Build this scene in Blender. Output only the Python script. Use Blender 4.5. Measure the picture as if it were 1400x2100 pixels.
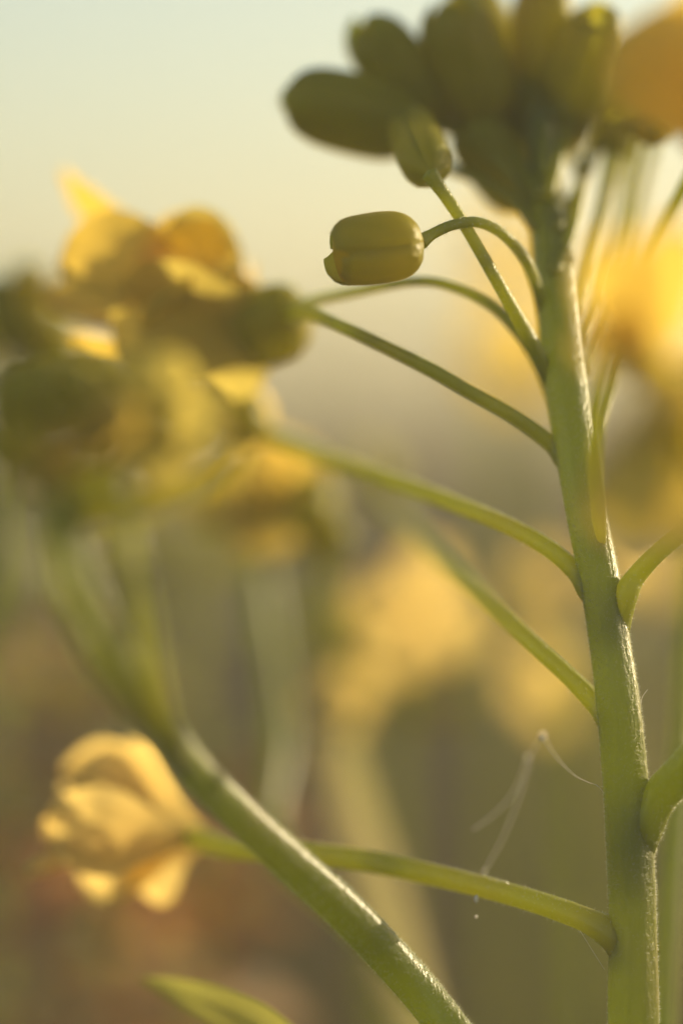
import bpy, math, random
from mathutils import Vector, Matrix, noise
R = math.radians
random.seed(7)
sc = bpy.context.scene
for o in list(bpy.data.objects):
    bpy.data.objects.remove(o)
C = sc.collection
# One Blender unit is 10 cm: a macro photograph, the frame is 6 x 9 cm at the focus plane.
sc.unit_settings.scale_length = 0.1

# ---------------------------------------------------------------- camera
FOCUS, LENS = 3.5, 140.0
CAM_Z = 5.2
PITCH = R(-1.15)
K = 36.0 / LENS * FOCUS / 2100.0          # units per photo pixel in the focus plane
cam_d = bpy.data.cameras.new('camera')
cam = bpy.data.objects.new('camera', cam_d)
C.objects.link(cam)
cam.location = (0, 0, CAM_Z)
cam.rotation_euler = (R(90) + PITCH, 0, 0)
cam_d.sensor_fit = 'VERTICAL'
cam_d.sensor_height = 36.0
cam_d.sensor_width = 24.0
cam_d.lens = LENS
cam_d.clip_start = 0.05
cam_d.clip_end = 20000
cam_d.dof.use_dof = True
cam_d.dof.focus_distance = FOCUS
cam_d.dof.aperture_fstop = 0.47
cam_d.dof.aperture_blades = 0
sc.camera = cam

# ---------------------------------------------------------------- sky, sun, exposure
SUN_EL, SUN_AZ = 14.0, 56.0               # degrees; azimuth to the right of the view direction (+Y)
w = bpy.data.worlds.new('World')
sc.world = w
w.use_nodes = True
nt = w.node_tree
nt.nodes.clear()
wo = nt.nodes.new('ShaderNodeOutputWorld')
bg = nt.nodes.new('ShaderNodeBackground')
sky = nt.nodes.new('ShaderNodeTexSky')
sky.sky_type = 'NISHITA'
sky.sun_disc = False
sky.sun_elevation = R(SUN_EL)
sky.sun_rotation = R(SUN_AZ)
sky.altitude = 100
sky.air_density = 1.0
sky.dust_density = 1.9
sky.ozone_density = 1.0
bg.inputs['Strength'].default_value = 0.122
nt.links.new(sky.outputs[0], bg.inputs['Color'])
nt.links.new(bg.outputs[0], wo.inputs['Surface'])
sl = bpy.data.lights.new('sun', 'SUN')
sl.energy = 4.8
sl.angle = R(0.5)
sl.color = (1.0, 0.84, 0.58)
sun = bpy.data.objects.new('sun', sl)
C.objects.link(sun)
sdir = Vector((math.sin(R(SUN_AZ)) * math.cos(R(SUN_EL)), math.cos(R(SUN_AZ)) * math.cos(R(SUN_EL)), math.sin(R(SUN_EL))))
sun.rotation_euler = sdir.to_track_quat('Z', 'Y').to_euler()
sun.location = (10, 10, 12)
sc.view_settings.view_transform = 'Standard'
sc.view_settings.look = 'None'
sc.view_settings.exposure = 0.5
sc.view_settings.use_white_balance = True
sc.view_settings.white_balance_temperature = 7150
sc.view_settings.white_balance_tint = 6
sc.view_settings.gamma = 1.0
sc.view_settings.use_curve_mapping = False
sc.render.engine = 'CYCLES'
sc.cycles.use_denoising = True
sc.cycles.max_bounces = 6
sc.cycles.diffuse_bounces = 4
sc.cycles.use_adaptive_sampling = True
sc.cycles.adaptive_threshold = 0.03
sc.cycles.glossy_bounces = 2
sc.cycles.caustics_reflective = False
sc.cycles.caustics_refractive = False
sc.cycles.transmission_bounces = 5
sc.cycles.volume_bounces = 0
sc.cycles.sample_clamp_indirect = 4.0
sc.cycles.sample_clamp_direct = 0.0

# ---------------------------------------------------------------- helpers
_cp, _sp = math.cos(PITCH), math.sin(PITCH)
def P(px, py, d=FOCUS):
    """the point seen at photo pixel (px, py), d units in front of the lens"""
    s = K * d / FOCUS
    x, u = (px - 700) * s, (1050 - py) * s
    return Vector((x, d * _cp - u * _sp, CAM_Z + d * _sp + u * _cp))
def W(px, d=FOCUS):
    return px * K * d / FOCUS

def nodes(name):
    m = bpy.data.materials.new(name)
    m.use_nodes = True
    n = m.node_tree
    n.nodes.clear()
    return m, n

def plant_mat(name, c1, c2, trans, tmix, rough=0.4, spec=0.5, nscale=30, bump=0.15, bscale=260, stretch=(1, 1, 1), sheen=0.0, stain=None):
    """two tones mixed by noise, a translucent share, fine relief"""
    m, n = nodes(name)
    L = n.links
    out = n.nodes.new('ShaderNodeOutputMaterial')
    tc = n.nodes.new('ShaderNodeTexCoord')
    mp = n.nodes.new('ShaderNodeMapping')
    mp.inputs['Scale'].default_value = stretch
    L.new(tc.outputs['Object'], mp.inputs['Vector'])
    nz = n.nodes.new('ShaderNodeTexNoise')
    nz.inputs['Scale'].default_value = nscale
    nz.inputs['Detail'].default_value = 5
    L.new(mp.outputs[0], nz.inputs['Vector'])
    cr = n.nodes.new('ShaderNodeValToRGB')
    cr.color_ramp.elements[0].position = 0.35
    cr.color_ramp.elements[1].position = 0.65
    cr.color_ramp.elements[0].color = (*c1, 1)
    cr.color_ramp.elements[1].color = (*c2, 1)
    L.new(nz.outputs['Fac'], cr.inputs[0])
    col = cr.outputs[0]
    if stain:
        sn = n.nodes.new('ShaderNodeTexNoise')
        sn.inputs['Scale'].default_value = 9
        sn.inputs['Detail'].default_value = 6
        L.new(tc.outputs['Object'], sn.inputs['Vector'])
        sr = n.nodes.new('ShaderNodeMapRange')
        sr.inputs['From Min'].default_value = 0.52
        sr.inputs['From Max'].default_value = 0.72
        sr.inputs['To Max'].default_value = 0.7
        L.new(sn.outputs['Fac'], sr.inputs['Value'])
        sm = n.nodes.new('ShaderNodeMixRGB')
        sm.inputs[2].default_value = (*stain, 1)
        L.new(sr.outputs[0], sm.inputs[0])
        L.new(col, sm.inputs[1])
        col = sm.outputs[0]
    bz = n.nodes.new('ShaderNodeTexNoise')
    bz.inputs['Scale'].default_value = bscale
    bz.inputs['Detail'].default_value = 3
    L.new(mp.outputs[0], bz.inputs['Vector'])
    bp = n.nodes.new('ShaderNodeBump')
    bp.inputs['Strength'].default_value = bump
    bp.inputs['Distance'].default_value = 0.004
    L.new(bz.outputs['Fac'], bp.inputs['Height'])
    pr = n.nodes.new('ShaderNodeBsdfPrincipled')
    pr.inputs['Roughness'].default_value = rough
    pr.inputs['Specular IOR Level'].default_value = spec
    pr.inputs['Sheen Weight'].default_value = sheen
    pr.inputs['Sheen Roughness'].default_value = 0.25
    pr.inputs['Sheen Tint'].default_value = (1.0, 0.9, 0.6, 1)
    L.new(col, pr.inputs['Base Color'])
    L.new(bp.outputs[0], pr.inputs['Normal'])
    tr = n.nodes.new('ShaderNodeBsdfTranslucent')
    hs = n.nodes.new('ShaderNodeMixRGB')
    hs.blend_type = 'MULTIPLY'
    hs.inputs[0].default_value = 0.35
    L.new(col, hs.inputs[2])
    hs.inputs[1].default_value = (*trans, 1)
    L.new(hs.outputs[0], tr.inputs['Color'])
    mx = n.nodes.new('ShaderNodeMixShader')
    mx.inputs[0].default_value = tmix
    L.new(pr.outputs[0], mx.inputs[1])
    L.new(tr.outputs[0], mx.inputs[2])
    L.new(mx.outputs[0], out.inputs['Surface'])
    return m

M = {}
M['stem'] = plant_mat('stem_green', (0.12, 0.135, 0.004), (0.17, 0.18, 0.008), (0.80, 0.88, 0.04), 0.48, 0.34, 0.8, 14, 0.4, 330, (1, 1, 0.25), 0.1, (0.22, 0.16, 0.04))
M['pedicel'] = plant_mat('pedicel_green', (0.27, 0.27, 0.012), (0.34, 0.33, 0.018), (0.95, 0.96, 0.07), 0.5, 0.38, 1.0, 20, 0.35, 330, (1, 1, 1), 0.15, (0.28, 0.20, 0.04))
M['fuzz'] = plant_mat('plant_fuzz', (0.62, 0.62, 0.40), (0.70, 0.70, 0.50), (0.95, 0.93, 0.80), 0.5, 0.2, 1.0)
M['sepal'] = plant_mat('sepal_olive', (0.23, 0.235, 0.018), (0.32, 0.305, 0.03), (0.95, 0.90, 0.09), 0.58, 0.42, 0.4, 25, 0.3, 120, (1, 1, 1), 0.2, (0.36, 0.26, 0.05))
M['sepal_veined'] = plant_mat('sepal_veined', (0.34, 0.31, 0.028), (0.50, 0.43, 0.04), (0.98, 0.88, 0.10), 0.58, 0.42, 0.4, 34, 0.55, 120, (0.12, 1.5, 1.5), 0.2, (0.42, 0.30, 0.05))
M['core'] = plant_mat('bud_core', (0.6, 0.48, 0.03), (0.66, 0.54, 0.04), (0.98, 0.85, 0.08), 0.75, 0.5, 0.2)
M['petal'] = plant_mat('petal_yellow', (0.58, 0.42, 0.06), (0.66, 0.50, 0.10), (0.92, 0.70, 0.15), 0.57, 0.4, 0.4, 18, 0.2, 90, (1, 1, 1), 0.3)
M['petal_green_shade'] = plant_mat('petal_greenish_shade', (0.50, 0.40, 0.06), (0.58, 0.46, 0.08), (0.95, 0.78, 0.20), 0.55, 0.45, 0.3, 18, 0.2, 90, (1, 1, 1), 0.3)  # greenish petals, base colour dulled to stand in for shade
M['petal_old'] = plant_mat('petal_faded', (0.66, 0.46, 0.12), (0.72, 0.53, 0.16), (0.97, 0.77, 0.29), 0.6, 0.4, 0.4, 18, 0.2, 90, (1, 1, 1), 0.3)
M['stamen'] = plant_mat('stamen_yellow', (0.55, 0.42, 0.05), (0.65, 0.48, 0.06), (0.9, 0.75, 0.2), 0.4)
M['anther'] = plant_mat('anther_ochre', (0.55, 0.33, 0.03), (0.62, 0.40, 0.05), (0.8, 0.5, 0.1), 0.2, 0.7, 0.2)
M['leaf'] = plant_mat('leaf_green', (0.12, 0.125, 0.016), (0.17, 0.165, 0.025), (0.50, 0.47, 0.09), 0.5, 0.42, 0.45, 20, 0.3, 150, (1, 1, 1), 0.2)
M['dry_leaf'] = plant_mat('dry_leaf_russet', (0.36, 0.14, 0.05), (0.28, 0.18, 0.05), (0.80, 0.40, 0.15), 0.45, 0.6, 0.3, 8, 0.3, 90)
M['straw'] = plant_mat('dry_straw', (0.30, 0.26, 0.11), (0.36, 0.31, 0.14), (0.64, 0.56, 0.27), 0.48, 0.4, 0.5, 6, 0.6, 60, (1, 1, 4), 0.25)
M['silk'] = plant_mat('silk_white', (0.85, 0.80, 0.72), (0.9, 0.85, 0.78), (0.95, 0.9, 0.85), 0.5, 0.25, 0.8)

ROOT_INV = None
def mesh_obj(name, verts, faces, mat, root=None, parent=None, smooth=True, label=None):
    """verts in world space; stored relative to the root empty's location"""
    off = root.location if root is not None else Vector((0, 0, 0))
    me = bpy.data.meshes.new(name)
    me.from_pydata([tuple(v - off) for v in verts], [], faces)
    if smooth:
        me.polygons.foreach_set('use_smooth', [True] * len(me.polygons))
    me.update()
    o = bpy.data.objects.new(name, me)
    C.objects.link(o)
    me.materials.append(mat)
    p = parent if parent is not None else root
    if p is not None:
        o.parent = p
    if label:
        o['label'] = label
    return o

def tag(o, label=None, cat=None, group=None, kind=None):
    if label: o['label'] = label
    if cat: o['category'] = cat
    if group: o['group'] = group
    if kind: o['kind'] = kind
    return o

def thing(name, loc, label, cat, group=None):
    e = bpy.data.objects.new(name, None)
    C.objects.link(e)
    e.location = loc
    e.empty_display_size = 0.1
    return tag(e, label, cat, group)

def catmull(pts, n):
    """pts: list of tuples (Vector, radius)"""
    out = []
    m = len(pts)
    for i in range(m - 1):
        p0, p1, p2, p3 = pts[max(i - 1, 0)], pts[i], pts[i + 1], pts[min(i + 2, m - 1)]
        for j in range(n):
            t = j / n
            a = -0.5 * t ** 3 + t ** 2 - 0.5 * t
            b = 1.5 * t ** 3 - 2.5 * t ** 2 + 1
            c = -1.5 * t ** 3 + 2 * t ** 2 + 0.5 * t
            d = 0.5 * t ** 3 - 0.5 * t ** 2
            out.append((p0[0] * a + p1[0] * b + p2[0] * c + p3[0] * d, p1[1] + (p2[1] - p1[1]) * (t * t * (3 - 2 * t))))
    out.append(pts[-1])
    return out

def tube_geo(pts, n=8, sides=18, ribs=0, depth=0.0, jitter=0.0):
    path = catmull(pts, n)
    verts, faces = [], []
    t0 = (path[1][0] - path[0][0]).normalized()
    ref = Vector((0, 1, 0)) if abs(t0.y) < 0.8 else Vector((0, 0, 1))
    nrm = (ref - t0 * ref.dot(t0)).normalized()
    for i, (p, r) in enumerate(path):
        a = path[max(i - 1, 0)][0]
        b = path[min(i + 1, len(path) - 1)][0]
        t = (b - a).normalized()
        nrm = (nrm - t * nrm.dot(t)).normalized()
        bn = t.cross(nrm)
        for s in range(sides):
            th = 2 * math.pi * s / sides
            rr = r * (1 + depth * math.cos(ribs * th)) if ribs else r
            if jitter:
                rr *= 1 + jitter * noise.noise(p * 9 + Vector((math.cos(th), math.sin(th), 0)) * 1.5)
            verts.append(p + (nrm * math.cos(th) + bn * math.sin(th)) * rr)
    m = len(path)
    for i in range(m - 1):
        for s in range(sides):
            s2 = (s + 1) % sides
            faces.append((i * sides + s, i * sides + s2, (i + 1) * sides + s2, (i + 1) * sides + s))
    # rounded caps
    for end, sg in ((0, -1), (m - 1, 1)):
        p, r = path[end]
        q = path[1][0] if end == 0 else path[-2][0]
        ax = (p - q).normalized()
        verts.append(p + ax * r * 0.4)
        ci = len(verts) - 1
        for s in range(sides):
            s2 = (s + 1) % sides
            f = (end * sides + s, end * sides + s2, ci)
            faces.append(f if sg > 0 else f[::-1])
    return verts, faces

def rooted(base, first, r0, r1):
    """straight run from the soil up to the first point of a stem"""
    return [(base + (first - base) * t + Vector((0, 0, -.1 if t == 0 else 0)), r0 + (r1 - r0) * t) for t in (0, .3, .6, .8, .9, .96)]

def fuzz(root, parent, pts, count, length, seed=0):
    """short fine hairs standing off a stalk"""
    rnd = random.Random(seed)
    path = catmull(pts, 8)
    acc = [0.0]
    for i in range(1, len(path)):
        acc.append(acc[-1] + (path[i][0] - path[i - 1][0]).length)
    verts, faces = [], []
    for k in range(count):
        dd = rnd.random() * acc[-1]
        i = 0
        while i < len(path) - 2 and acc[i + 1] < dd:
            i += 1
        u = (dd - acc[i]) / max(acc[i + 1] - acc[i], 1e-9)
        p = path[i][0].lerp(path[i + 1][0], u)
        r = path[i][1] + (path[i + 1][1] - path[i][1]) * u
        t = (path[i + 1][0] - path[i][0]).normalized()
        a = t.orthogonal().normalized()
        b = t.cross(a)
        th = rnd.uniform(0, 2 * math.pi)
        out = a * math.cos(th) + b * math.sin(th)
        tip = (out + t * rnd.gauss(.15, .5) + t.cross(out) * rnd.gauss(0, .4)).normalized()
        ln = length * rnd.uniform(.5, 1.3)
        sd = tip.cross(Vector((rnd.gauss(0, 1), rnd.gauss(0, 1), rnd.gauss(0, 1)))).normalized() * length * .06
        q = p + out * r * .97
        n0 = len(verts)
        verts += [q - sd, q + sd, q + tip * ln]
        faces.append((n0, n0 + 1, n0 + 2))
    o = mesh_obj('fuzz', verts, faces, M['fuzz'], root, parent, smooth=False)
    o['kind'] = 'stuff'
    return o

def pxpath(pts, dflt=None):
    """[(px, py, depth, width_px)] -> [(Vector, radius)]"""
    return [(P(a, b, d), W(wd, d) / 2) for a, b, d, wd in pts]

def stalk(name, root, pts, mat='pedicel', ribs=0, depth=0.0, sides=18, n=8, parent=None, label=None, jitter=0.06, hairs=0):
    v, f = tube_geo(pxpath(pts), n, sides, ribs, depth, jitter)
    o = mesh_obj(name, v, f, M[mat], root, parent, label=label)
    if hairs:
        fuzz(root, o, pxpath(pts), hairs, W(8), int(pts[0][0]))
    return o

def smooth01(a, b, x):
    t = min(max((x - a) / (b - a), 0), 1)
    return t * t * (3 - 2 * t)

def petal_geo(base, tip, width, normal, cup=0.12, bend=0.1, claw=0.2, nu=18, nv=14, ripple=0.02, notch=0.04, seed=0, peak=0.62):
    d = tip - base
    ln = d.length
    d = d / ln
    side = normal.cross(d)
    if side.length < 1e-4:
        side = Vector((1, 0, 0)).cross(d)
    side.normalize()
    nn = d.cross(side).normalized()
    verts, faces = [], []
    for i in range(nu + 1):
        u = i / nu
        wd = claw + (1 - claw) * smooth01(0.08, peak, u)
        if u > peak:
            wd *= math.sqrt(max(0.0, 1 - ((u - peak) / (1.0 - peak)) ** 2.4))
        wd = max(wd, 0.03)
        for j in range(nv + 1):
            v = -1 + 2 * j / nv
            ext = u - notch * smooth01(0.8, 1, u) * max(0, 1 - abs(v) * 1.6)
            p = base + d * (ext * ln) + side * (v * wd * width / 2)
            q = Vector((u * 2.3 + seed * 3.1, v * 1.7, seed * 1.37))
            h = bend * ln * 4 * u * (1 - u) + cup * width * (v * wd) ** 2 + ripple * ln * smooth01(0.2, 1, u) * noise.noise(q * 1.6) * 2.2
            h += 0.012 * ln * smooth01(0.4, 1, u) * math.sin(v * 9 + seed)
            verts.append(p + nn * h)
    for i in range(nu):
        for j in range(nv):
            a = i * (nv + 1) + j
            faces.append((a, a + 1, a + nv + 2, a + nv + 1))
    return verts, faces

def petal(name, root, parent, base, tip, width, normal, mat='petal', **kw):
    v, f = petal_geo(base, tip, width, normal, **kw)
    return mesh_obj(name, v, f, M[mat], root, parent)

def frame(ax):
    ax = ax.normalized()
    ref = Vector((0, -1, 0)) if abs(ax.y) < 0.85 else Vector((0, 0, 1))
    a = (ref - ax * ref.dot(ax)).normalized()
    return ax, a, ax.cross(a)

def prof(t, blunt=0.75, tip=0.25):
    """bud outline: 0 at the stalk, 1 at the tip"""
    a = min(t / 0.34, 1)
    r = math.sqrt(max(0, 1 - (1 - a) ** 2.2)) if t < 0.34 else 1.0
    if t > 0.55:
        q = (t - 0.55) / 0.45
        r *= tip + (1 - tip) * math.sqrt(max(0, 1 - q ** (2.0 + 3 * blunt)))
    return r * (0.94 + 0.06 * math.sin(t * math.pi))

def bud(root, base, tip, rad, blunt=0.6, tipw=0.2, rot=0.0, mat='sepal', name='bud', nsep=4, groove=0.10, thick=False):
    """a closed flower bud: core with four overlapping sepals"""
    ax, a, b = frame(tip - base)
    ln = (tip - base).length
    verts, faces = [], []
    S, T = 18, 12
    for i in range(T + 1):
        t = i / T
        r = rad * (0.35 + 0.57 * smooth01(.6, .92, t)) * prof(t, blunt, tipw) if 0 < i < T else rad * 0.04
        for s in range(S):
            th = 2 * math.pi * s / S
            verts.append(base + ax * (t * ln * 0.965) + (a * math.cos(th) + b * math.sin(th)) * r)
    for i in range(T):
        for s in range(S):
            s2 = (s + 1) % S
            faces.append((i * S + s, i * S + s2, (i + 1) * S + s2, (i + 1) * S + s))
    faces.append(tuple(range(S))[::-1])
    faces.append(tuple(T * S + s for s in range(S)))
    core = mesh_obj(name, verts, faces, M['core'], root)
    for q in range(nsep):
        c = rot + 2 * math.pi * q / nsep
        half = math.pi / nsep * 1.06
        el = ln * (1.0 - 0.055 * (q % 2) + 0.02 * math.sin(q * 2.1 + rot * 5))
        off = 1.0 + 0.015 * (q % 2)
        verts, faces = [], []
        NU, NV = 16, 10
        for layer, sh in (((0, 1.0), (1, 0.955)) if thick else ((0, 1.0),)):
            for i in range(NU + 1):
                t = i / NU
                r = rad * prof(t * 0.985 + 0.004, blunt, tipw) * off * sh
                for j in range(NV + 1):
                    v = -1 + 2 * j / NV
                    hw = half * (1 - 0.32 * smooth01(0.86, 1.0, t))
                    th = c + v * hw
                    g = 1 - groove * abs(v) ** 4 + 0.03 * math.exp(-(v * 5) ** 2) + 0.008 * math.cos(v * 14)
                    lump = 1 + 0.03 * noise.noise(Vector((t * 3, th * 1.3, q + rot * 7)))
                    dr = a * math.cos(th) + b * math.sin(th)
                    verts.append(base + ax * (t * el) + dr * (r * g * lump))
        n1 = (NU + 1) * (NV + 1)
        for i in range(NU):
            for j in range(NV):
                k = i * (NV + 1) + j
                faces.append((k, k + 1, k + NV + 2, k + NV + 1))
                if thick:
                    faces.append((n1 + k, n1 + k + NV + 1, n1 + k + NV + 2, n1 + k + 1))
        for i in range(NU if thick else 0):
            for j in (0, NV):
                k = i * (NV + 1) + j
                faces.append((k, k + NV + 1, n1 + k + NV + 1, n1 + k) if j == 0 else (k, n1 + k, n1 + k + NV + 1, k + NV + 1))
        for j in range(NV if thick else 0):
            k = NU * (NV + 1) + j
            faces.append((k, k + 1, n1 + k + 1, n1 + k))
        mesh_obj('sepal', verts, faces, M[mat], root, core)
    return core

def pbud(root, base, tip, wd, **kw):
    """bud from (px, py, d) to (px, py, d), width in px"""
    return bud(root, P(*base), P(*tip), W(wd, base[2]) / 2, **kw)

def flower(root, center, axis, size, openness=1.0, mat='petal', seed=0, sepals=True, stamens=True, rot=0.0, name='flower', wide=0.95, parts=4):
    """an open four-petalled flower on a small receptacle"""
    rnd = random.Random(seed)
    ax, a, b = frame(axis)
    v, f = tube_geo([(center - ax * size * 0.16, size * 0.05), (center, size * 0.10), (center + ax * size * 0.1, size * 0.06),
                     (center + ax * size * 0.55, size * 0.05), (center + ax * size * 0.62, size * 0.065)], 4, 12)
    fl = mesh_obj(name, v, f, M['pedicel'], root)
    for q in range(parts):
        th = rot + q * 2 * math.pi / parts + rnd.uniform(-.18, .18)
        out = a * math.cos(th) + b * math.sin(th)
        op = openness * rnd.uniform(0.75, 1.15)
        base = center + out * size * 0.06
        tip = center + out * size * (0.25 + 0.75 * min(op, 1.3)) + ax * size * (0.95 - 0.75 * op)
        petal('petal', root, fl, base, tip, size * wide * rnd.uniform(.88, 1.08), ax, mat, cup=rnd.uniform(.05, .2), bend=rnd.uniform(.08, .2), seed=seed * 7 + q, ripple=0.03)
    if sepals:
        for q in range(4):
            th = rot + math.pi / 4 + q * math.pi / 2
            out = a * math.cos(th) + b * math.sin(th)
            base = center + out * size * 0.07 - ax * size * 0.05
            tip = center + out * size * 0.42 + ax * size * 0.32
            petal('sepal', root, fl, base, tip, size * 0.2, ax, 'sepal', cup=.5, bend=.1, claw=.6, nu=8, nv=6, notch=0, seed=q)
    if stamens:
        for q in range(6):
            th = rot + q * math.pi / 3 + .3
            out = a * math.cos(th) + b * math.sin(th)
            p0 = center + out * size * 0.05
            p1 = center + out * size * 0.14 + ax * size * 0.3
            p2 = center + out * size * 0.17 + ax * size * 0.55
            v, f = tube_geo([(p0, size * .018), (p1, size * .016), (p2, size * .014)], 3, 8)
            st = mesh_obj('stamen', v, f, M['stamen'], root, fl)
            v, f = tube_geo([(p2 - ax * size * .03, size * .02), (p2 + ax * size * .04, size * .04), (p2 + ax * size * .13, size * .02)], 3, 8)
            vs = v
            # anther belongs to the stamen: joined into the same piece
            me = st.data
            off = root.location
            n0 = len(me.vertices)
            allv = [tuple(x.co) for x in me.vertices] + [tuple(x - off) for x in vs]
            allf = [tuple(p.vertices) for p in me.polygons] + [tuple(i + n0 for i in ff) for ff in f]
            me2 = bpy.data.meshes.new('stamen')
            me2.from_pydata(allv, [], allf)
            me2.polygons.foreach_set('use_smooth', [True] * len(me2.polygons))
            me2.materials.append(M['stamen'])
            me2.materials.append(M['anther'])
            for i, p in enumerate(me2.polygons):
                p.material_index = 0 if i < len(me.polygons) else 1
            st.data = me2
    return fl

def leaf(root, pts, width, normal, mat='leaf', parent=None, name='leaf', cup=0.2):
    """lanceolate leaf following a pixel path of (px, py, d)"""
    path = catmull([(P(*p), 1.0) for p in pts], 8)
    verts, faces = [], []
    NV = 8
    n = len(path)
    for i in range(n):
        u = i / (n - 1)
        t = (path[min(i + 1, n - 1)][0] - path[max(i - 1, 0)][0]).normalized()
        side = normal.cross(t).normalized()
        nn = t.cross(side)
        wd = width * (0.28 + 0.72 * smooth01(0, .45, u)) * max(0.0, 1 - max(0, (u - .4) / .6) ** 1.7) + width * 0.015
        for j in range(NV + 1):
            v = -1 + 2 * j / NV
            verts.append(path[i][0] + side * (v * wd / 2) + nn * (cup * wd * v * v * .5 + .03 * width * math.sin(u * 14 + v * 2)))
    for i in range(n - 1):
        for j in range(NV):
            k = i * (NV + 1) + j
            faces.append((k, k + 1, k + NV + 2, k + NV + 1))
    o = mesh_obj(name, verts, faces, M[mat], root, parent)
    rp = [(p + normal * 0.0, width * 0.045 * (1 - .85 * i / n)) for i, (p, r) in enumerate(path)]
    v, f = tube_geo(rp[::4] + [rp[-1]], 4, 8)
    mesh_obj('midrib', v, f, M['pedicel'], root, o)
    return o

# ---------------------------------------------------------------- the setting
def ground_mat():
    m, n = nodes('soil_and_weeds')
    L = n.links
    out = n.nodes.new('ShaderNodeOutputMaterial')
    tc = n.nodes.new('ShaderNodeTexCoord')
    n1 = n.nodes.new('ShaderNodeTexNoise')
    n1.inputs['Scale'].default_value = 0.35
    n1.inputs['Detail'].default_value = 8
    L.new(tc.outputs['Object'], n1.inputs['Vector'])
    cr = n.nodes.new('ShaderNodeValToRGB')
    e = cr.color_ramp.elements
    e[0].position, e[0].color = 0.3, (0.038, 0.030, 0.007, 1)
    e[1].position, e[1].color = 0.75, (0.055, 0.050, 0.009, 1)
    x = e.new(0.52)
    x.color = (0.055, 0.042, 0.010, 1)
    L.new(n1.outputs['Fac'], cr.inputs[0])
    n2 = n.nodes.new('ShaderNodeTexNoise')
    n2.inputs['Scale'].default_value = 4
    n2.inputs['Detail'].default_value = 8
    L.new(tc.outputs['Object'], n2.inputs['Vector'])
    bp = n.nodes.new('ShaderNodeBump')
    bp.inputs['Strength'].default_value = 0.8
    bp.inputs['Distance'].default_value = 0.3
    L.new(n2.outputs['Fac'], bp.inputs['Height'])
    pr = n.nodes.new('ShaderNodeBsdfPrincipled')
    pr.inputs['Roughness'].default_value = 1.0
    pr.inputs['Specular IOR Level'].default_value = 0.0
    L.new(cr.outputs[0], pr.inputs['Base Color'])
    L.new(bp.outputs[0], pr.inputs['Normal'])
    L.new(pr.outputs[0], out.inputs['Surface'])
    return m
M['ground'] = ground_mat()

def build_ground():
    verts, faces = [], []
    rings = [0, 2, 4, 7, 11, 16, 24, 36, 55, 85, 130, 220, 400, 800, 1600, 3500, 7000, 12000]
    S = 48
    verts.append(Vector((0, 0, 0)))
    for i, r in enumerate(rings[1:]):
        for s in range(S):
            th = 2 * math.pi * s / S
            x, y = r * math.cos(th), r * math.sin(th)
            z = 0.12 * noise.noise(Vector((x * .4, y * .4, 0))) if r < 300 else 0
            verts.append(Vector((x, y, z)))
    for s in range(S):
        faces.append((0, 1 + s, 1 + (s + 1) % S))
    for i in range(len(rings) - 2):
        for s in range(S):
            s2 = (s + 1) % S
            a, b = 1 + i * S, 1 + (i + 1) * S
            faces.append((a + s, b + s, b + s2, a + s2))
    o = mesh_obj('ground', verts, faces, M['ground'])
    tag(o, 'brown weedy soil of the field, wholly out of focus', None, None, 'structure')
build_ground()

def build_haze():  # haze volume, also standing in for veiling glare of the lens
    m, n = nodes('golden_haze')
    out = n.nodes.new('ShaderNodeOutputMaterial')
    vo = n.nodes.new('ShaderNodeVolumePrincipled')
    vo.inputs['Color'].default_value = (0.97, 0.92, 0.76, 1)
    vo.inputs['Density'].default_value = HAZE
    vo.inputs['Anisotropy'].default_value = 0.3
    n.links.new(vo.outputs[0], out.inputs['Volume'])
    X, z0, z1 = 12500, -1.2, 6.4
    v = [Vector((x, y, z)) for z in (z0, z1) for x, y in ((-X, -X), (X, -X), (X, X), (-X, X))]
    f = [(3, 2, 1, 0), (4, 5, 6, 7), (0, 1, 5, 4), (1, 2, 6, 5), (2, 3, 7, 6), (3, 0, 4, 7)]
    o = mesh_obj('haze', v, f, m, smooth=False)
    tag(o, 'golden backlit haze lying over the whole field', 'haze', None, 'stuff')
HAZE = 0.010
build_haze()

# ---------------------------------------------------------------- main plant: the sharp stem on the right
base = P(1400, 4000, 3.45)
base.z = 0
main = thing('mustard_plant', base, 'sharp green mustard stem on the right, carrying dark bud cluster and side stalks', 'plant')
bx, by = base.x, base.y
stem_px = [(1298, 2100, 3.50, 106), (1297, 1900, 3.50, 98), (1292, 1750, 3.50, 98), (1282, 1600, 3.50, 93), (1268, 1450, 3.50, 90), (1250, 1320, 3.505, 84),
           (1231, 1200, 3.51, 82), (1208, 1080, 3.52, 84), (1182, 920, 3.545, 88), (1160, 780, 3.57, 90), (1143, 620, 3.60, 88),
           (1130, 480, 3.63, 86), (1118, 380, 3.66, 78), (1112, 290, 3.69, 56), (1108, 220, 3.72, 34)]
q = pxpath(stem_px)
pts = rooted(base, q[0][0], .03, q[0][1]) + q
v, f = tube_geo(pts, 10, 48, 9, 0.016, 0.04)
st = mesh_obj('stem', v, f, M['stem'], main)
fuzz(main, st, q, 30000, W(7), 1)

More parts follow.
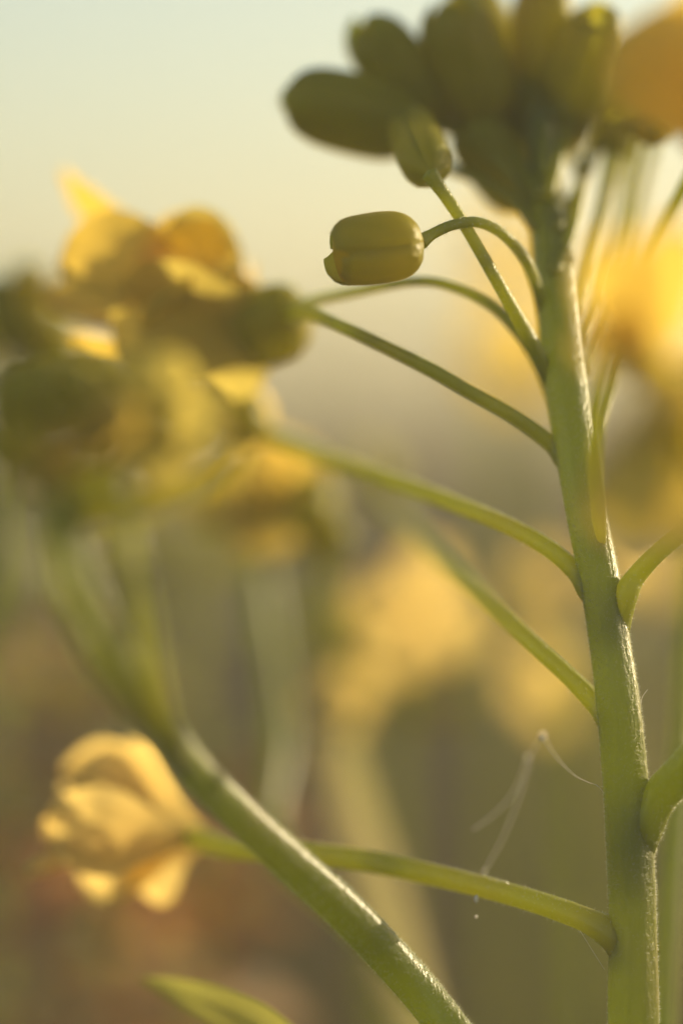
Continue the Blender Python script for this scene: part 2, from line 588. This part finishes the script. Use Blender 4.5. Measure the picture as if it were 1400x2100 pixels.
# side stalks, left: each from the stem outwards
A = [(1142, 830, 3.575, 14), (1125, 782, 3.572, 32), (1100, 725, 3.56, 34), (1040, 615, 3.53, 27), (960, 475, 3.52, 25), (915, 405, 3.52, 26), (880, 355, 3.52, 36)]
stalk('pedicel', main, A, hairs=700)
Cc = [(1126, 690, 3.60, 10), (1114, 650, 3.595, 24), (1100, 590, 3.58, 24), (1075, 530, 3.55, 24), (1030, 480, 3.53, 22), (980, 456, 3.52, 22), (930, 461, 3.51, 22), (890, 478, 3.505, 23), (862, 496, 3.50, 34)]
stalk('pedicel', main, Cc, hairs=700)
D = [(1140, 850, 3.59, 12), (1126, 800, 3.60, 28), (1105, 745, 3.60, 28), (1065, 685, 3.59, 25), (1010, 628, 3.59, 24), (930, 588, 3.60, 21), (850, 576, 3.61, 20), (720, 598, 3.66, 22), (620, 622, 3.70, 22), (560, 655, 3.72, 24)]
stalk('pedicel', main, D, hairs=700)
E = [(1172, 985, 3.545, 14), (1152, 938, 3.55, 40), (1125, 905, 3.555, 34), (1050, 852, 3.55, 32), (960, 802, 3.55, 30), (880, 756, 3.55, 30), (780, 706, 3.56, 28), (690, 664, 3.58, 26), (630, 640, 3.65, 34), (585, 650, 3.72, 44)]
stalk('pedicel', main, E, hairs=700)
F = [(1222, 1262, 3.515, 14), (1202, 1208, 3.515, 44), (1175, 1168, 3.52, 38), (1120, 1122, 3.53, 36), (1040, 1078, 3.56, 34), (900, 1020, 3.63, 34), (750, 965, 3.72, 34), (600, 912, 3.80, 34), (530, 880, 3.84, 36)]
stalk('pedicel', main, F, hairs=1600)
G = [(1262, 1525, 3.505, 14), (1245, 1476, 3.51, 50), (1218, 1440, 3.52, 44), (1160, 1382, 3.53, 38), (1090, 1318, 3.55, 36), (1000, 1232, 3.62, 38), (910, 1150, 3.80, 36), (840, 1080, 4.05, 32), (790, 1010, 4.35, 28)]
stalk('pedicel', main, G, hairs=1600)
pbud(main, (790, 1012, 4.35), (745, 925, 4.42), 90, rot=.5)
H = [(1292, 1990, 3.50, 16), (1272, 1946, 3.50, 60), (1246, 1912, 3.50, 62), (1180, 1878, 3.51, 50), (1060, 1838, 3.53, 46), (920, 1802, 3.56, 46), (760, 1768, 3.59, 46), (600, 1746, 3.62, 46), (480, 1738, 3.67, 44), (395, 1716, 3.74, 46)]
stalk('pedicel', main, H, hairs=1600)
# right
stalk('pedicel', main, [(1264, 1345, 3.505, 14), (1271, 1280, 3.505, 44), (1284, 1216, 3.50, 50), (1308, 1176, 3.50, 40), (1350, 1132, 3.49, 37), (1410, 1082, 3.48, 36), (1500, 1000, 3.44, 40), (1560, 900, 3.42, 36)], hairs=900)
stalk('side_branch', main, [(1306, 1850, 3.50, 20), (1312, 1765, 3.50, 56), (1326, 1690, 3.495, 74), (1356, 1628, 3.49, 76), (1402, 1582, 3.47, 80), (1490, 1480, 3.44, 84), (1620, 1330, 3.40, 70)], 'stem', 5, .02, 24, hairs=2500)
stalk('pedicel', main, [(1236, 1130, 3.51, 12), (1226, 1060, 3.48, 30), (1218, 960, 3.42, 32), (1222, 860, 3.33, 30), (1236, 740, 3.22, 30), (1275, 740, 3.12, 30), (1325, 790, 3.04, 34)])
# the sharp barrel-shaped bud
pbud(main, (866, 497, 3.49), (676, 522, 3.47), 152, blunt=.9, tipw=.5, rot=R(40), groove=.12, mat='sepal_veined')
# bud on stalk A
pbud(main, (882, 356, 3.53), (838, 250, 3.66), 116, blunt=.7, tipw=.3, rot=.3)
# the bud cluster at the top: base, tip, width
HD = 0.11
cluster = [
    ((868, 268, 3.60), (576, 196, 3.57), 158, .45, .2),
    ((905, 262, 3.63), (738, 38, 3.60), 150, .4, .15),
    ((1010, 250, 3.62), (908, -6, 3.58), 160, .35, .12),
    ((1070, 190, 3.68), (945, -40, 3.66), 120, .4, .2),
    ((1110, 200, 3.63), (1112, -60, 3.61), 130, .3, .12),
    ((1165, 240, 3.62), (1242, 6, 3.58), 150, .3, .15),
    ((1140, 310, 3.63), (1070, 130, 3.64), 140, .4, .25),
    ((1085, 425, 3.60), (950, 246, 3.59), 130, .4, .2),
    ((1000, 300, 3.64), (935, 160, 3.66), 110, .4, .2),
    ((1150, 290, 3.61), (1180, 110, 3.64), 130, .4, .25),
    ((1240, 270, 3.66), (1296, 90, 3.66), 130, .4, .2),
    ((1385, 205, 3.58), (1312, 284, 3.55), 84, .5, .3),
    ((890, 210, 3.66), (866, 84, 3.66), 60, .4, .3),
    ((1050, 320, 3.66), (1010, 120, 3.66), 160, .5, .3),
    ((1110, 320, 3.68), (1190, 120, 3.68), 160, .5, .3),
]
cluster = [((b[0], b[1], b[2] + HD), (t[0], t[1], t[2] + HD), wd, bl, tw) for b, t, wd, bl, tw in cluster]
neck = P(1115, 360, 3.63)
for i, (b0, t0, wd, bl, tw) in enumerate(cluster):
    pbud(main, b0, t0, wd, blunt=bl, tipw=tw, rot=i * .7)
peds = [
    [(1098, 470, 3.62, 24), (1050, 408, 3.62, 24), (980, 368, 3.62, 24), (905, 335, 3.62, 22), (865, 268, 3.60, 30)],
    [(1100, 430, 3.64, 24), (1030, 340, 3.63, 22), (960, 285, 3.63, 22), (898, 258, 3.63, 28)],
    [(1108, 400, 3.62, 26), (1060, 330, 3.62, 24), (1008, 245, 3.62, 28)],
    [(1112, 380, 3.64, 26), (1080, 280, 3.66, 24), (1058, 185, 3.68, 26)],
    [(1112, 360, 3.64, 26), (1110, 260, 3.64, 24), (1110, 195, 3.63, 26)],
    [(1125, 400, 3.62, 26), (1150, 310, 3.62, 24), (1170, 226, 3.62, 28)],
    [(1140, 470, 3.61, 26), (1185, 390, 3.62, 24), (1238, 256, 3.64, 28)],
    [(1135, 560, 3.59, 28), (1170, 480, 3.58, 26), (1190, 380, 3.60, 24), (1182, 328, 3.66, 28)],
]
for p in peds:
    p = [p[0]] + [(a, b, d + HD * (k + 1) / (len(p) - 1), wd) for k, (a, b, d, wd) in enumerate(p[1:])]
    stalk('pedicel', main, p, n=6, sides=12)
# sunlit pale pedicels on the right of the neck
for p in ([(1185, 640, 3.62, 26), (1215, 520, 3.66, 30), (1240, 410, 3.70, 32), (1262, 300, 3.72, 44)],
          [(1195, 700, 3.62, 26), (1245, 590, 3.70, 28), (1276, 470, 3.74, 30), (1292, 340, 3.76, 30), (1330, 200, 3.7, 30)],
          [(1200, 760, 3.62, 24), (1280, 600, 3.75, 24), (1310, 420, 3.78, 22), (1345, 280, 3.78, 22), (1376, 214, 3.6, 30)],
          [(1215, 900, 3.6, 28), (1300, 640, 3.70, 26), (1360, 470, 3.66, 26), (1400, 385, 3.62, 26), (1470, 250, 3.6, 26)]):
    stalk('pedicel', main, p, n=6, sides=12, hairs=1500)
pbud(main, (1262, 330, 3.72), (1268, 232, 3.72), 66, blunt=.6, tipw=.4, mat='sepal')

print('main ok')
V = Vector
# golden open flower at the upper right corner, petals cut by the frame
fl = flower(main, P(1460, 330, 3.23), V((.1, -.5, .9)), 0.08, .5, seed=3, parts=0)
for b, t, wd, sd in (((1450, 330, 3.22), (1345, 20, 3.16), 250, 5), ((1500, 300, 3.24), (1460, -40, 3.20), 230, 6), ((1460, 330, 3.27), (1365, 10, 3.22), 250, 7)):
    petal('petal', main, fl, P(*b), P(*t), W(wd), V((-.35, -.92, -.15)), cup=.1, bend=.08, seed=sd)

# blurred flower right of the stem, nearer than the stem
fr = flower(main, P(1335, 800, 3.03), V((-.3, -.6, .7)), 0.09, .9, seed=11, parts=0)
for b, t, wd, n in (((1340, 790, 3.03), (1262, 480, 2.98), 150, (-.65, -.7, -.1)), ((1350, 790, 3.02), (1410, 460, 2.96), 170, (-.6, -.75, -.2)), ((1335, 795, 3.03), (1222, 640, 3.0), 130, (-.5, -.8, .2))):
    petal('petal', main, fr, P(*b), P(*t), W(wd), V(n), cup=.12, bend=.1, seed=int(t[0]))
fo = flower(main, P(1370, 860, 3.06), V((.3, -.6, -.5)), 0.12, .7, mat='petal', seed=14, stamens=False)

# ---- the blurred open flower on the left of the sharp bud
fL = flower(main, P(560, 655, 3.75), P(300, 560, 3.77) - P(560, 655, 3.75), 0.07, .5, seed=21, stamens=True)
def pet(root, par, b, t, wd, n, mat='petal', **kw):
    kw.setdefault('cup', .15)
    kw.setdefault('bend', .1)
    return petal('petal', root, par, P(*b), P(*t), W(wd, b[2]), V(n), mat, **kw)
pet(main, fL, (400, 520, 3.79), (125, 352, 3.81), 130, (.3, -.5, -1), seed=1, bend=.05, peak=.7, claw=.5)
pet(main, fL, (440, 570, 3.75), (118, 540, 3.71), 210, (0, -1, .3), seed=2, bend=.1, claw=.4)
pet(main, fL, (420, 640, 3.77), (85, 590, 3.83), 180, (0, -.6, .9), seed=3, bend=-.1)
pet(main, fL, (290, 560, 3.74), (500, 520, 3.73), 200, (.3, -.9, .2), 'petal_green_shade', seed=4, claw=.5, bend=.12, cup=.3)
pet(main, fL, (520, 640, 3.75), (300, 470, 3.73), 190, (.2, -1, 0), seed=5, bend=.1)
pet(main, fL, (560, 680, 3.72), (225, 650, 3.71), 260, (.6, -.75, -.1), 'petal_green_shade', seed=6, bend=.12, claw=.5)
pet(main, fL, (500, 700, 3.75), (140, 690, 3.79), 80, (0, -.7, -.8), seed=7)
pet(main, fL, (570, 700, 3.74), (420, 780, 3.75), 130, (.6, -.75, -.1), 'petal_green_shade', seed=8, claw=.4)
pet(main, fL, (500, 560, 3.72), (300, 700, 3.71), 200, (.6, -.75, -.1), 'petal_green_shade', seed=18, claw=.4)
# its calyx
pbud(main, (625, 645, 3.71), (470, 690, 3.75), 165, blunt=.7, tipw=.5, rot=.4, name='calyx')
# added petal scrap facing the sun, stands in for an out-of-focus glint
pet(main, fL, (560, 880, 3.84), (512, 800, 3.86), 44, (.8, .5, .4), 'petal_old', seed=19, claw=.6)
# bud hanging below it
pbud(main, (530, 905, 3.82), (420, 770, 3.83), 120, blunt=.5, tipw=.3, rot=.4)
pet(main, fL, (560, 900, 3.82), (370, 860, 3.80), 120, (0, -.6, .8), 'petal', seed=9)

# faded flower at the end of stalk H
fH = flower(main, P(400, 1718, 3.74), P(100, 1690, 3.73) - P(400, 1718, 3.71), 0.05, .6, mat='petal_old', seed=31, parts=0)
for b, t, wd, n, s in (((410, 1712, 3.75), (130, 1580, 3.80), 160, (-.5, -.6, .6), 1), ((408, 1722, 3.74), (85, 1690, 3.72), 180, (-.3, -.9, .1), 2),
                       ((406, 1726, 3.76), (150, 1770, 3.78), 170, (-.5, -.8, -.1), 3), ((402, 1732, 3.75), (265, 1800, 3.76), 130, (.35, -.9, -.1), 5),
                       ((380, 1760, 3.75), (55, 1790, 3.74), 50, (0, -.8, .7), 6), ((405, 1700, 3.76), (215, 1556, 3.82), 150, (-.2, -.7, .7), 4)):
    pet(main, fH, b, t, wd, n, 'petal_old', seed=s, claw=.25, cup=.3, bend=.16, ripple=.05)

# ---------------------------------------------------------------- second plant: the slanting branch at the lower left
base = P(2300, 3600, 3.40); base.z = 0
pl2 = thing('mustard_plant', base, 'slanting green mustard stem crossing the lower left, blurring towards its flowers', 'plant')
s2 = [(1400, 2680, 3.46, 84), (1160, 2400, 3.47, 84), (1040, 2255, 3.48, 84), (945, 2140, 3.49, 84), (850, 2020, 3.50, 84), (720, 1880, 3.471, 84), (600, 1770, 3.433, 80), (480, 1660, 3.388, 78), (390, 1570, 3.329, 74), (320, 1470, 3.266, 68), (262, 1370, 3.208, 60), (205, 1260, 3.161, 54), (158, 1150, 3.130, 50), (132, 1050, 3.117, 46), (132, 970, 3.123, 38)]
q = pxpath(s2)
pts = rooted(base, q[0][0], .024, q[0][1]) + q
v, f = tube_geo(pts, 10, 24, 6, .02, .04)
st = mesh_obj('stem', v, f, M['stem'], pl2)
fuzz(pl2, st, q[2:], 22000, W(7), 2)
stalk('pedicel', pl2, [(380, 1575, 3.321, 30), (345, 1500, 3.259, 52), (318, 1400, 3.188, 50), (300, 1290, 3.136, 46), (275, 1150, 3.111, 38), (250, 1020, 3.123, 34), (240, 930, 3.148, 34)], 'pedicel', hairs=2500)
stalk('pedicel', pl2, [(345, 1530, 3.289, 30), (275, 1450, 3.201, 50), (205, 1360, 3.142, 50), (150, 1260, 3.111, 46), (110, 1170, 3.099, 40), (95, 1050, 3.099, 36), (90, 980, 3.111, 34)], 'pedicel', hairs=2500)
f2 = flower(pl2, P(140, 985, 3.11), V((-.5, -.6, .6)), .048, .7, seed=41)
f3 = flower(pl2, P(240, 930, 3.11), V((-.5, -.6, .6)), .048, .7, seed=42)
for i, (b0, t0, wd) in enumerate([((90, 880, 3.130), (20, 760, 3.123), 110), ((160, 860, 3.136), (120, 730, 3.136), 120), ((230, 880, 3.142), (230, 740, 3.155), 120), ((300, 880, 3.142), (330, 800, 3.155), 90), ((60, 960, 3.130), (-20, 880, 3.123), 110)]):
    pbud(pl2, b0, t0, wd, rot=i)
    stalk('pedicel', pl2, [(150, 1060, 3.148, 26), ((150 + b0[0]) / 2, 960, 3.142, 24), (b0[0], b0[1], b0[2], 26)], n=5, sides=10)
for cx, cy, cd, ax, sd in ((300, 870, 3.148, (.3, -.8, .2), 43),):
    flower(pl2, P(cx, cy, cd), V(ax), .068, .8, mat='petal_green_shade', seed=sd, stamens=False)
    stalk('pedicel', pl2, [(150, 1090, 3.136, 26), ((150 + cx) / 2, (1090 + cy) / 2 + 20, 3.130, 24), (cx, cy, cd, 26)], n=5, sides=10)
# long drooping petals / pods seen edge-on under the flowers
for a in ([(160, 1070, 3.142, 40), (300, 1040, 3.123, 56), (430, 1000, 3.111, 50), (500, 930, 3.111, 26)],):
    stalk('seed_pod', pl2, a, 'sepal', n=6)
# young leaf at the bottom
base = P(800, 3600, 3.6); base.z = 0
pl3 = thing('weed_seedling', base, 'yellow-green pointed leaf reaching in from the bottom left edge', 'plant')
q = pxpath([(690, 2240, 3.58, 40)])
v, f = tube_geo(rooted(base, q[0][0], .012, q[0][1]) + q, 6, 14)
mesh_obj('stem', v, f, M['stem'], pl3)
leaf(pl3, [(690, 2240, 3.58), (600, 2150, 3.60), (480, 2080, 3.63), (370, 2035, 3.66), (285, 2005, 3.68)], W(92), V((.1, -.85, .25)))

# ---------------------------------------------------------------- background plants
def bg_plant(label, top, d, stem_w, path, flowers, buds=(), group=None, pods=(), mat='petal'):
    """path: px points from below the frame up; flowers: (px, py, d, size, axis, seed, open); buds: base, tip, width"""
    b = P(path[0][0], path[0][1], path[0][2]); b.z = 0
    r = thing('mustard_plant', b, label, 'plant', group)
    q = [(P(*p), W(stem_w, p[2]) * (.5 - .2 * i / len(path))) for i, p in enumerate(path)]
    pts = rooted(b, q[0][0], q[0][1], q[0][1]) + q
    v, f = tube_geo(pts, 8, 16, 6, .05)
    mesh_obj('stem', v, f, M['stem'], r)
    for q in flowers:
        c = P(q[0], q[1], q[2])
        flower(r, c, V(q[4]), q[3], q[6] if len(q) > 6 else .8, mat=mat if len(q) < 8 else q[7], seed=q[5])
        k = min(range(len(path)), key=lambda i: abs(path[i][1] - (q[1] + 150)))
        a = P(*path[k])
        v, f = tube_geo([(a, W(13)), ((a + c) / 2 + V((0, 0, -.03)), W(12)), (c, W(14))], 6, 10)
        mesh_obj('pedicel', v, f, M['pedicel'], r)
    for i, q in enumerate(buds):
        pbud(r, q[0], q[1], q[2], rot=i * .9)
        a, c = P(*path[-1]), P(*q[0])
        v, f = tube_geo([(a, W(13)), ((a + c) / 2 + V((0, 0, .01)), W(12)), (c, W(14))], 5, 10)
        mesh_obj('pedicel', v, f, M['pedicel'], r)
    return r

bg_plant('blurred mustard head with upright green buds at the left edge', 0, 3.98, 34,
         [(-300, 2600, 4.15), (-120, 1700, 4.1), (0, 1200, 4.05), (50, 900, 4.0), (60, 760, 3.98)],
         [],
         [((30, 720, 3.97), (-10, 560, 3.96), 80), ((70, 720, 3.98), (62, 530, 3.98), 90), ((-20, 800, 3.98), (-80, 640, 3.98), 90), ((120, 780, 4.0), (110, 640, 4.0), 100), ((110, 880, 4.0), (60, 760, 3.96), 140), ((200, 900, 4.02), (190, 740, 4.0), 120)])
bg_plant('slender blurred stem in the middle with faded flower on top', 0, 4.3, 40,
         [(930, 2700, 4.2), (815, 2080, 4.25), (750, 1800, 4.3), (690, 1560, 4.3), (665, 1450, 4.3), (650, 1250, 4.3), (640, 1080, 4.28)],
         [(715, 1450, 4.3, .048, (-.2, -.7, .5), 51, .9, 'petal_old')],
         [((660, 1060, 4.0), (600, 1010, 3.97), 130), ((690, 1130, 4.0), (650, 1080, 3.98), 110)])
bg_plant('green blurred mustard stalk left of the straw blade', 0, 4.2, 60,
         [(1080, 2340, 3.75), (850, 2030, 3.8), (700, 1870, 3.85), (600, 1780, 3.92), (552, 1690, 4.0), (575, 1530, 4.1), (560, 1350, 4.2), (530, 1150, 4.25), (520, 1060, 4.26)],
         [(560, 1060, 4.1, .10, (-.2, -.7, .6), 55, .7)])
bg_plant('far yellow mustard flower, a bright round blur left of the sharp stem', 0, 4.9, 60,
         [(900, 3000, 5.0), (800, 1900, 4.95), (790, 1500, 4.95), (800, 1350, 4.9)],
         [],
         [((720, 1430, 4.7), (680, 1200, 4.7), 170), ((790, 1440, 4.7), (640, 1350, 4.7), 150), ((850, 1450, 4.7), (920, 1370, 4.7), 130)])
far = [o for o in C.objects if o.get('label', '').startswith('far yellow')][0]
ff = flower(far, P(862, 1255, 4.45), V((-.6, -.75, -.2)), .05, 1, seed=61, parts=0, sepals=False)
for dx, dy in ((-128, -40), (40, -128), (128, 40), (-40, 128)):
    pet(far, ff, (862 - dx * .05, 1255 - dy * .05, 4.45), (862 + dx, 1255 + dy, 4.45), 150, (-.7, -.68, -.2), 'petal_old', seed=dx, claw=.3, bend=.02)
v, f = tube_geo([(P(800, 1400, 4.85), W(13)), (P(830, 1340, 4.6), W(12)), (P(860, 1262, 4.46), W(13))], 6, 10)
mesh_obj('pedicel', v, f, M['pedicel'], far)
bl = thing('straw_blade', Vector((P(960, 2700, 4.2).x, P(960, 2700, 4.2).y, 0)), 'broad pale straw-coloured grass blade, blurred, rising in the middle', 'grass blade')
leaf(bl, [(1010, 2500, 4.15), (930, 2250, 4.18), (850, 2050, 4.2), (780, 1820, 4.22), (715, 1600, 4.24), (680, 1440, 4.26), (660, 1330, 4.3)], W(92, 4.2), V((-.2, -.95, 0)), 'straw', cup=.15, name='blade')
q = pxpath([(1010, 2500, 4.15, 40)])
v, f = tube_geo(rooted(bl.location, q[0][0], .015, q[0][1]) + q, 6, 12)
mesh_obj('stem', v, f, M['straw'], bl)
bg_plant('pale faded mustard flowers blurred behind the sharp stem', 0, 4.6, 60,
         [(1240, 3000, 4.7), (1200, 1900, 4.65), (1190, 1500, 4.6), (1200, 1300, 4.6)],
         [(1150, 1400, 4.75, .06, (-.6, -.75, -.1), 71, 1.0, 'petal_old'), (1120, 1210, 4.8, .05, (-.3, -.8, .4), 72, .8, 'petal_old'), (1320, 1190, 4.8, .06, (-.3, -.7, .3), 73, .8, 'petal_old')])
bg_plant('yellow mustard flower glowing softly behind the upper stem', 0, 4.7, 60,
         [(1060, 3000, 5.5), (1050, 1700, 5.45), (1045, 1000, 5.4), (1040, 800, 5.35)],
         [(1085, 700, 5.2, .09, (-.6, -.7, -.1), 81, .9), (1080, 500, 5.2, .08, (-.6, -.7, 0), 82, .8)])
bg_plant('green blurred stalk along the right edge', 0, 3.75, 60,
         [(1340, 2700, 3.66), (1358, 2080, 3.7), (1385, 1700, 3.75), (1405, 1400, 3.8), (1415, 1100, 3.85)],
         [])


def weed(label, path, d, leaves, mat, sw=30, seed=0, group=None, name='dry_weed'):
    rnd = random.Random(seed)
    b = P(path[0][0], 3200, d); b.z = 0
    r = thing(name, b, label, 'weed', group)
    q = [(P(px, py, d), W(sw, d) / 2) for px, py in path]
    v, f = tube_geo(rooted(b, q[0][0], q[0][1], q[0][1]) + q, 6, 12)
    mesh_obj('stem', v, f, M['pedicel' if mat == 'leaf' else mat], r)
    for k in range(leaves):
        t = (k + .5) / leaves * (len(path) - 1)
        i0 = min(int(t), len(path) - 2)
        u = t - i0
        px = path[i0][0] * (1 - u) + path[i0 + 1][0] * u
        py = path[i0][1] * (1 - u) + path[i0 + 1][1] * u
        sg = -1 if k % 2 else 1
        ln = rnd.uniform(130, 260)
        up = rnd.uniform(-.3, .9)
        dd = rnd.uniform(-.12, .25)
        leaf(r, [(px, py, d), (px + sg * ln * .4, py - ln * .3 * up - 20, d + dd * .4), (px + sg * ln * .75, py - ln * .55 * up, d + dd * .8), (px + sg * ln, py - ln * .6 * up + 30, d + dd)],
             W(rnd.uniform(60, 110), d), V((rnd.uniform(-.5, .5), -.7, rnd.uniform(.2, .9))), mat)
    return r
weed('russet dry weed blurred at the lower left corner', [(60, 2300), (90, 2000), (60, 1750), (110, 1500), (60, 1300)], 4.5, 11, 'dry_leaf', 26, 1)
weed('russet dry weed blurred between the faded flower and the straw blade', [(420, 2400), (440, 2050), (420, 1850), (460, 1600)], 4.55, 9, 'dry_leaf', 26, 2)
weed('russet dry weed blurred under the slanting stem', [(300, 2300), (260, 2060), (290, 1880), (270, 1700)], 4.6, 9, 'dry_leaf', 22, 3)
weed('green leafy weed blurred in the middle left behind the yellow flower', [(420, 2300), (400, 1700), (380, 1300), (400, 1050)], 4.7, 10, 'leaf', 28, 4, name='green_weed')
weed('green leafy weed blurred at the far left behind the flower heads', [(-30, 2200), (-20, 1500), (20, 1200), (10, 950)], 4.8, 10, 'leaf', 28, 5, name='green_weed')
weed('green leafy weed blurred behind the right edge flower', [(1450, 2300), (1420, 1700), (1410, 1450), (1390, 1250)], 6.0, 9, 'leaf', 28, 6, name='green_weed')

# ---------------------------------------------------------------- spider silk, with pale specks for blurred glints
def silk(label, pts, name='spider_thread'):
    q = pxpath(pts)
    v, f = tube_geo(q, 6, 8)
    o = mesh_obj(name, v, f, M['silk'])
    return tag(o, label, 'spider silk', 'spider silk on the main stem')
silk('faint silk thread sloping from the round speck to the sharp stem', [(1112, 1508, 3.60, 1.8), (1140, 1552, 3.57, 1.5), (1175, 1588, 3.53, 1.2), (1205, 1604, 3.51, 1.2), (1225, 1612, 3.50, 1.2), (1242, 1634, 3.50, 1.4)])
silk('faint silk streak hanging down left from the lower round speck', [(1082, 1553, 3.64, 1.8), (1066, 1600, 3.64, 1.8), (1044, 1638, 3.63, 2), (1010, 1672, 3.62, 2), (970, 1702, 3.60, 1.8)])
silk('faint silk streak running down to the lowest side stalk', [(1086, 1560, 3.64, 1.6), (1062, 1640, 3.63, 1.8), (1030, 1720, 3.62, 1.8), (992, 1790, 3.60, 1.8), (976, 1840, 3.53, 1.4)])
silk('faint silk strand slung between the two round specks', [(1082, 1553, 3.64, 1.4), (1092, 1540, 3.63, 1.3), (1104, 1520, 3.61, 1.3), (1112, 1508, 3.60, 1.4)])
silk('fine silk line from the lowest side stalk to the stem, upper', [(1212, 1905, 3.50, .9), (1245, 1955, 3.50, .9)])
silk('fine silk line from the lowest side stalk to the stem, lower', [(1188, 1908, 3.50, .9), (1238, 1988, 3.50, .9)])
silk('short silk hair on the right edge of the stem', [(1312, 1450, 3.50, 1.0), (1316, 1430, 3.50, 1.0), (1327, 1414, 3.50, .8)])
def speck(label, px, py, d, r, squash=1.0):  # white bodies; the round ones are added in place of out-of-focus glints
    c = P(px, py, d)
    rr = W(r, d)
    v, f = tube_geo([(c + V((0, 0, rr * squash)), rr * .25), (c + V((0, 0, rr * .6 * squash)), rr * .85), (c, rr), (c - V((0, 0, rr * .6 * squash)), rr * .8), (c - V((0, 0, rr * squash)), rr * .2)], 3, 12)
    return tag(mesh_obj('pale_speck', v, f, M['silk']), label, 'pale speck', 'pale specks on spider silk')
speck('round pale speck at the upper end of the silk', 1112, 1508, 3.60, 7)
speck('round dim speck at the top of the hanging silk', 1082, 1553, 3.64, 5)
speck('tiny pale droplet hanging under the lowest side stalk', 976, 1844, 3.53, 5, 1.6)
speck('lower of the tiny droplets under the lowest side stalk', 976, 1880, 3.53, 3.5)

# ---------------------------------------------------------------- undergrowth behind, out of focus
def undergrowth():
    """the rest of the field, a mass of leaves and stalks no one could count, from 0.7 m on"""
    rnd = random.Random(5)
    m = plant_mat('undergrowth_leaves', (0.048, 0.031, 0.005), (0.042, 0.040, 0.005), (0.20, 0.15, 0.02), .3, .8, .05, 1.2, .2, 40)
    verts, faces = [], []
    for i in range(22000):
        y = 7.0 + 19 * rnd.random() ** 1.3
        x = rnd.uniform(-.5, .5) * (2.2 + .42 * y)
        top = 3.5 + .9 * noise.noise(Vector((x * .5, y * .35, 0))) + .14 * (y - 7)
        top = min(top, 5.35 + .35 * noise.noise(Vector((x * .8, y * .5, 4))))
        p = Vector((x, y, top * rnd.random() ** .6))
        ln = rnd.uniform(.2, .7)
        wd = ln * rnd.uniform(.18, .4)
        d = Vector((rnd.gauss(0, 1), rnd.gauss(0, 1), rnd.gauss(.5, .7))).normalized()
        s = d.cross(Vector((rnd.gauss(0, 1), rnd.gauss(0, 1), rnd.gauss(0, 1)))).normalized()
        n = d.cross(s)
        k = len(verts)
        verts += [p, p + d * ln * .5 + s * wd * .5 + n * wd * .15, p + d * ln, p + d * ln * .5 - s * wd * .5 + n * wd * .15]
        faces += [(k, k + 1, k + 2), (k, k + 2, k + 3)]
    o = mesh_obj('undergrowth', verts, faces, m, smooth=False)
    tag(o, 'brown and green growth of the field blurred behind the plants', 'undergrowth', None, 'stuff')
undergrowth()
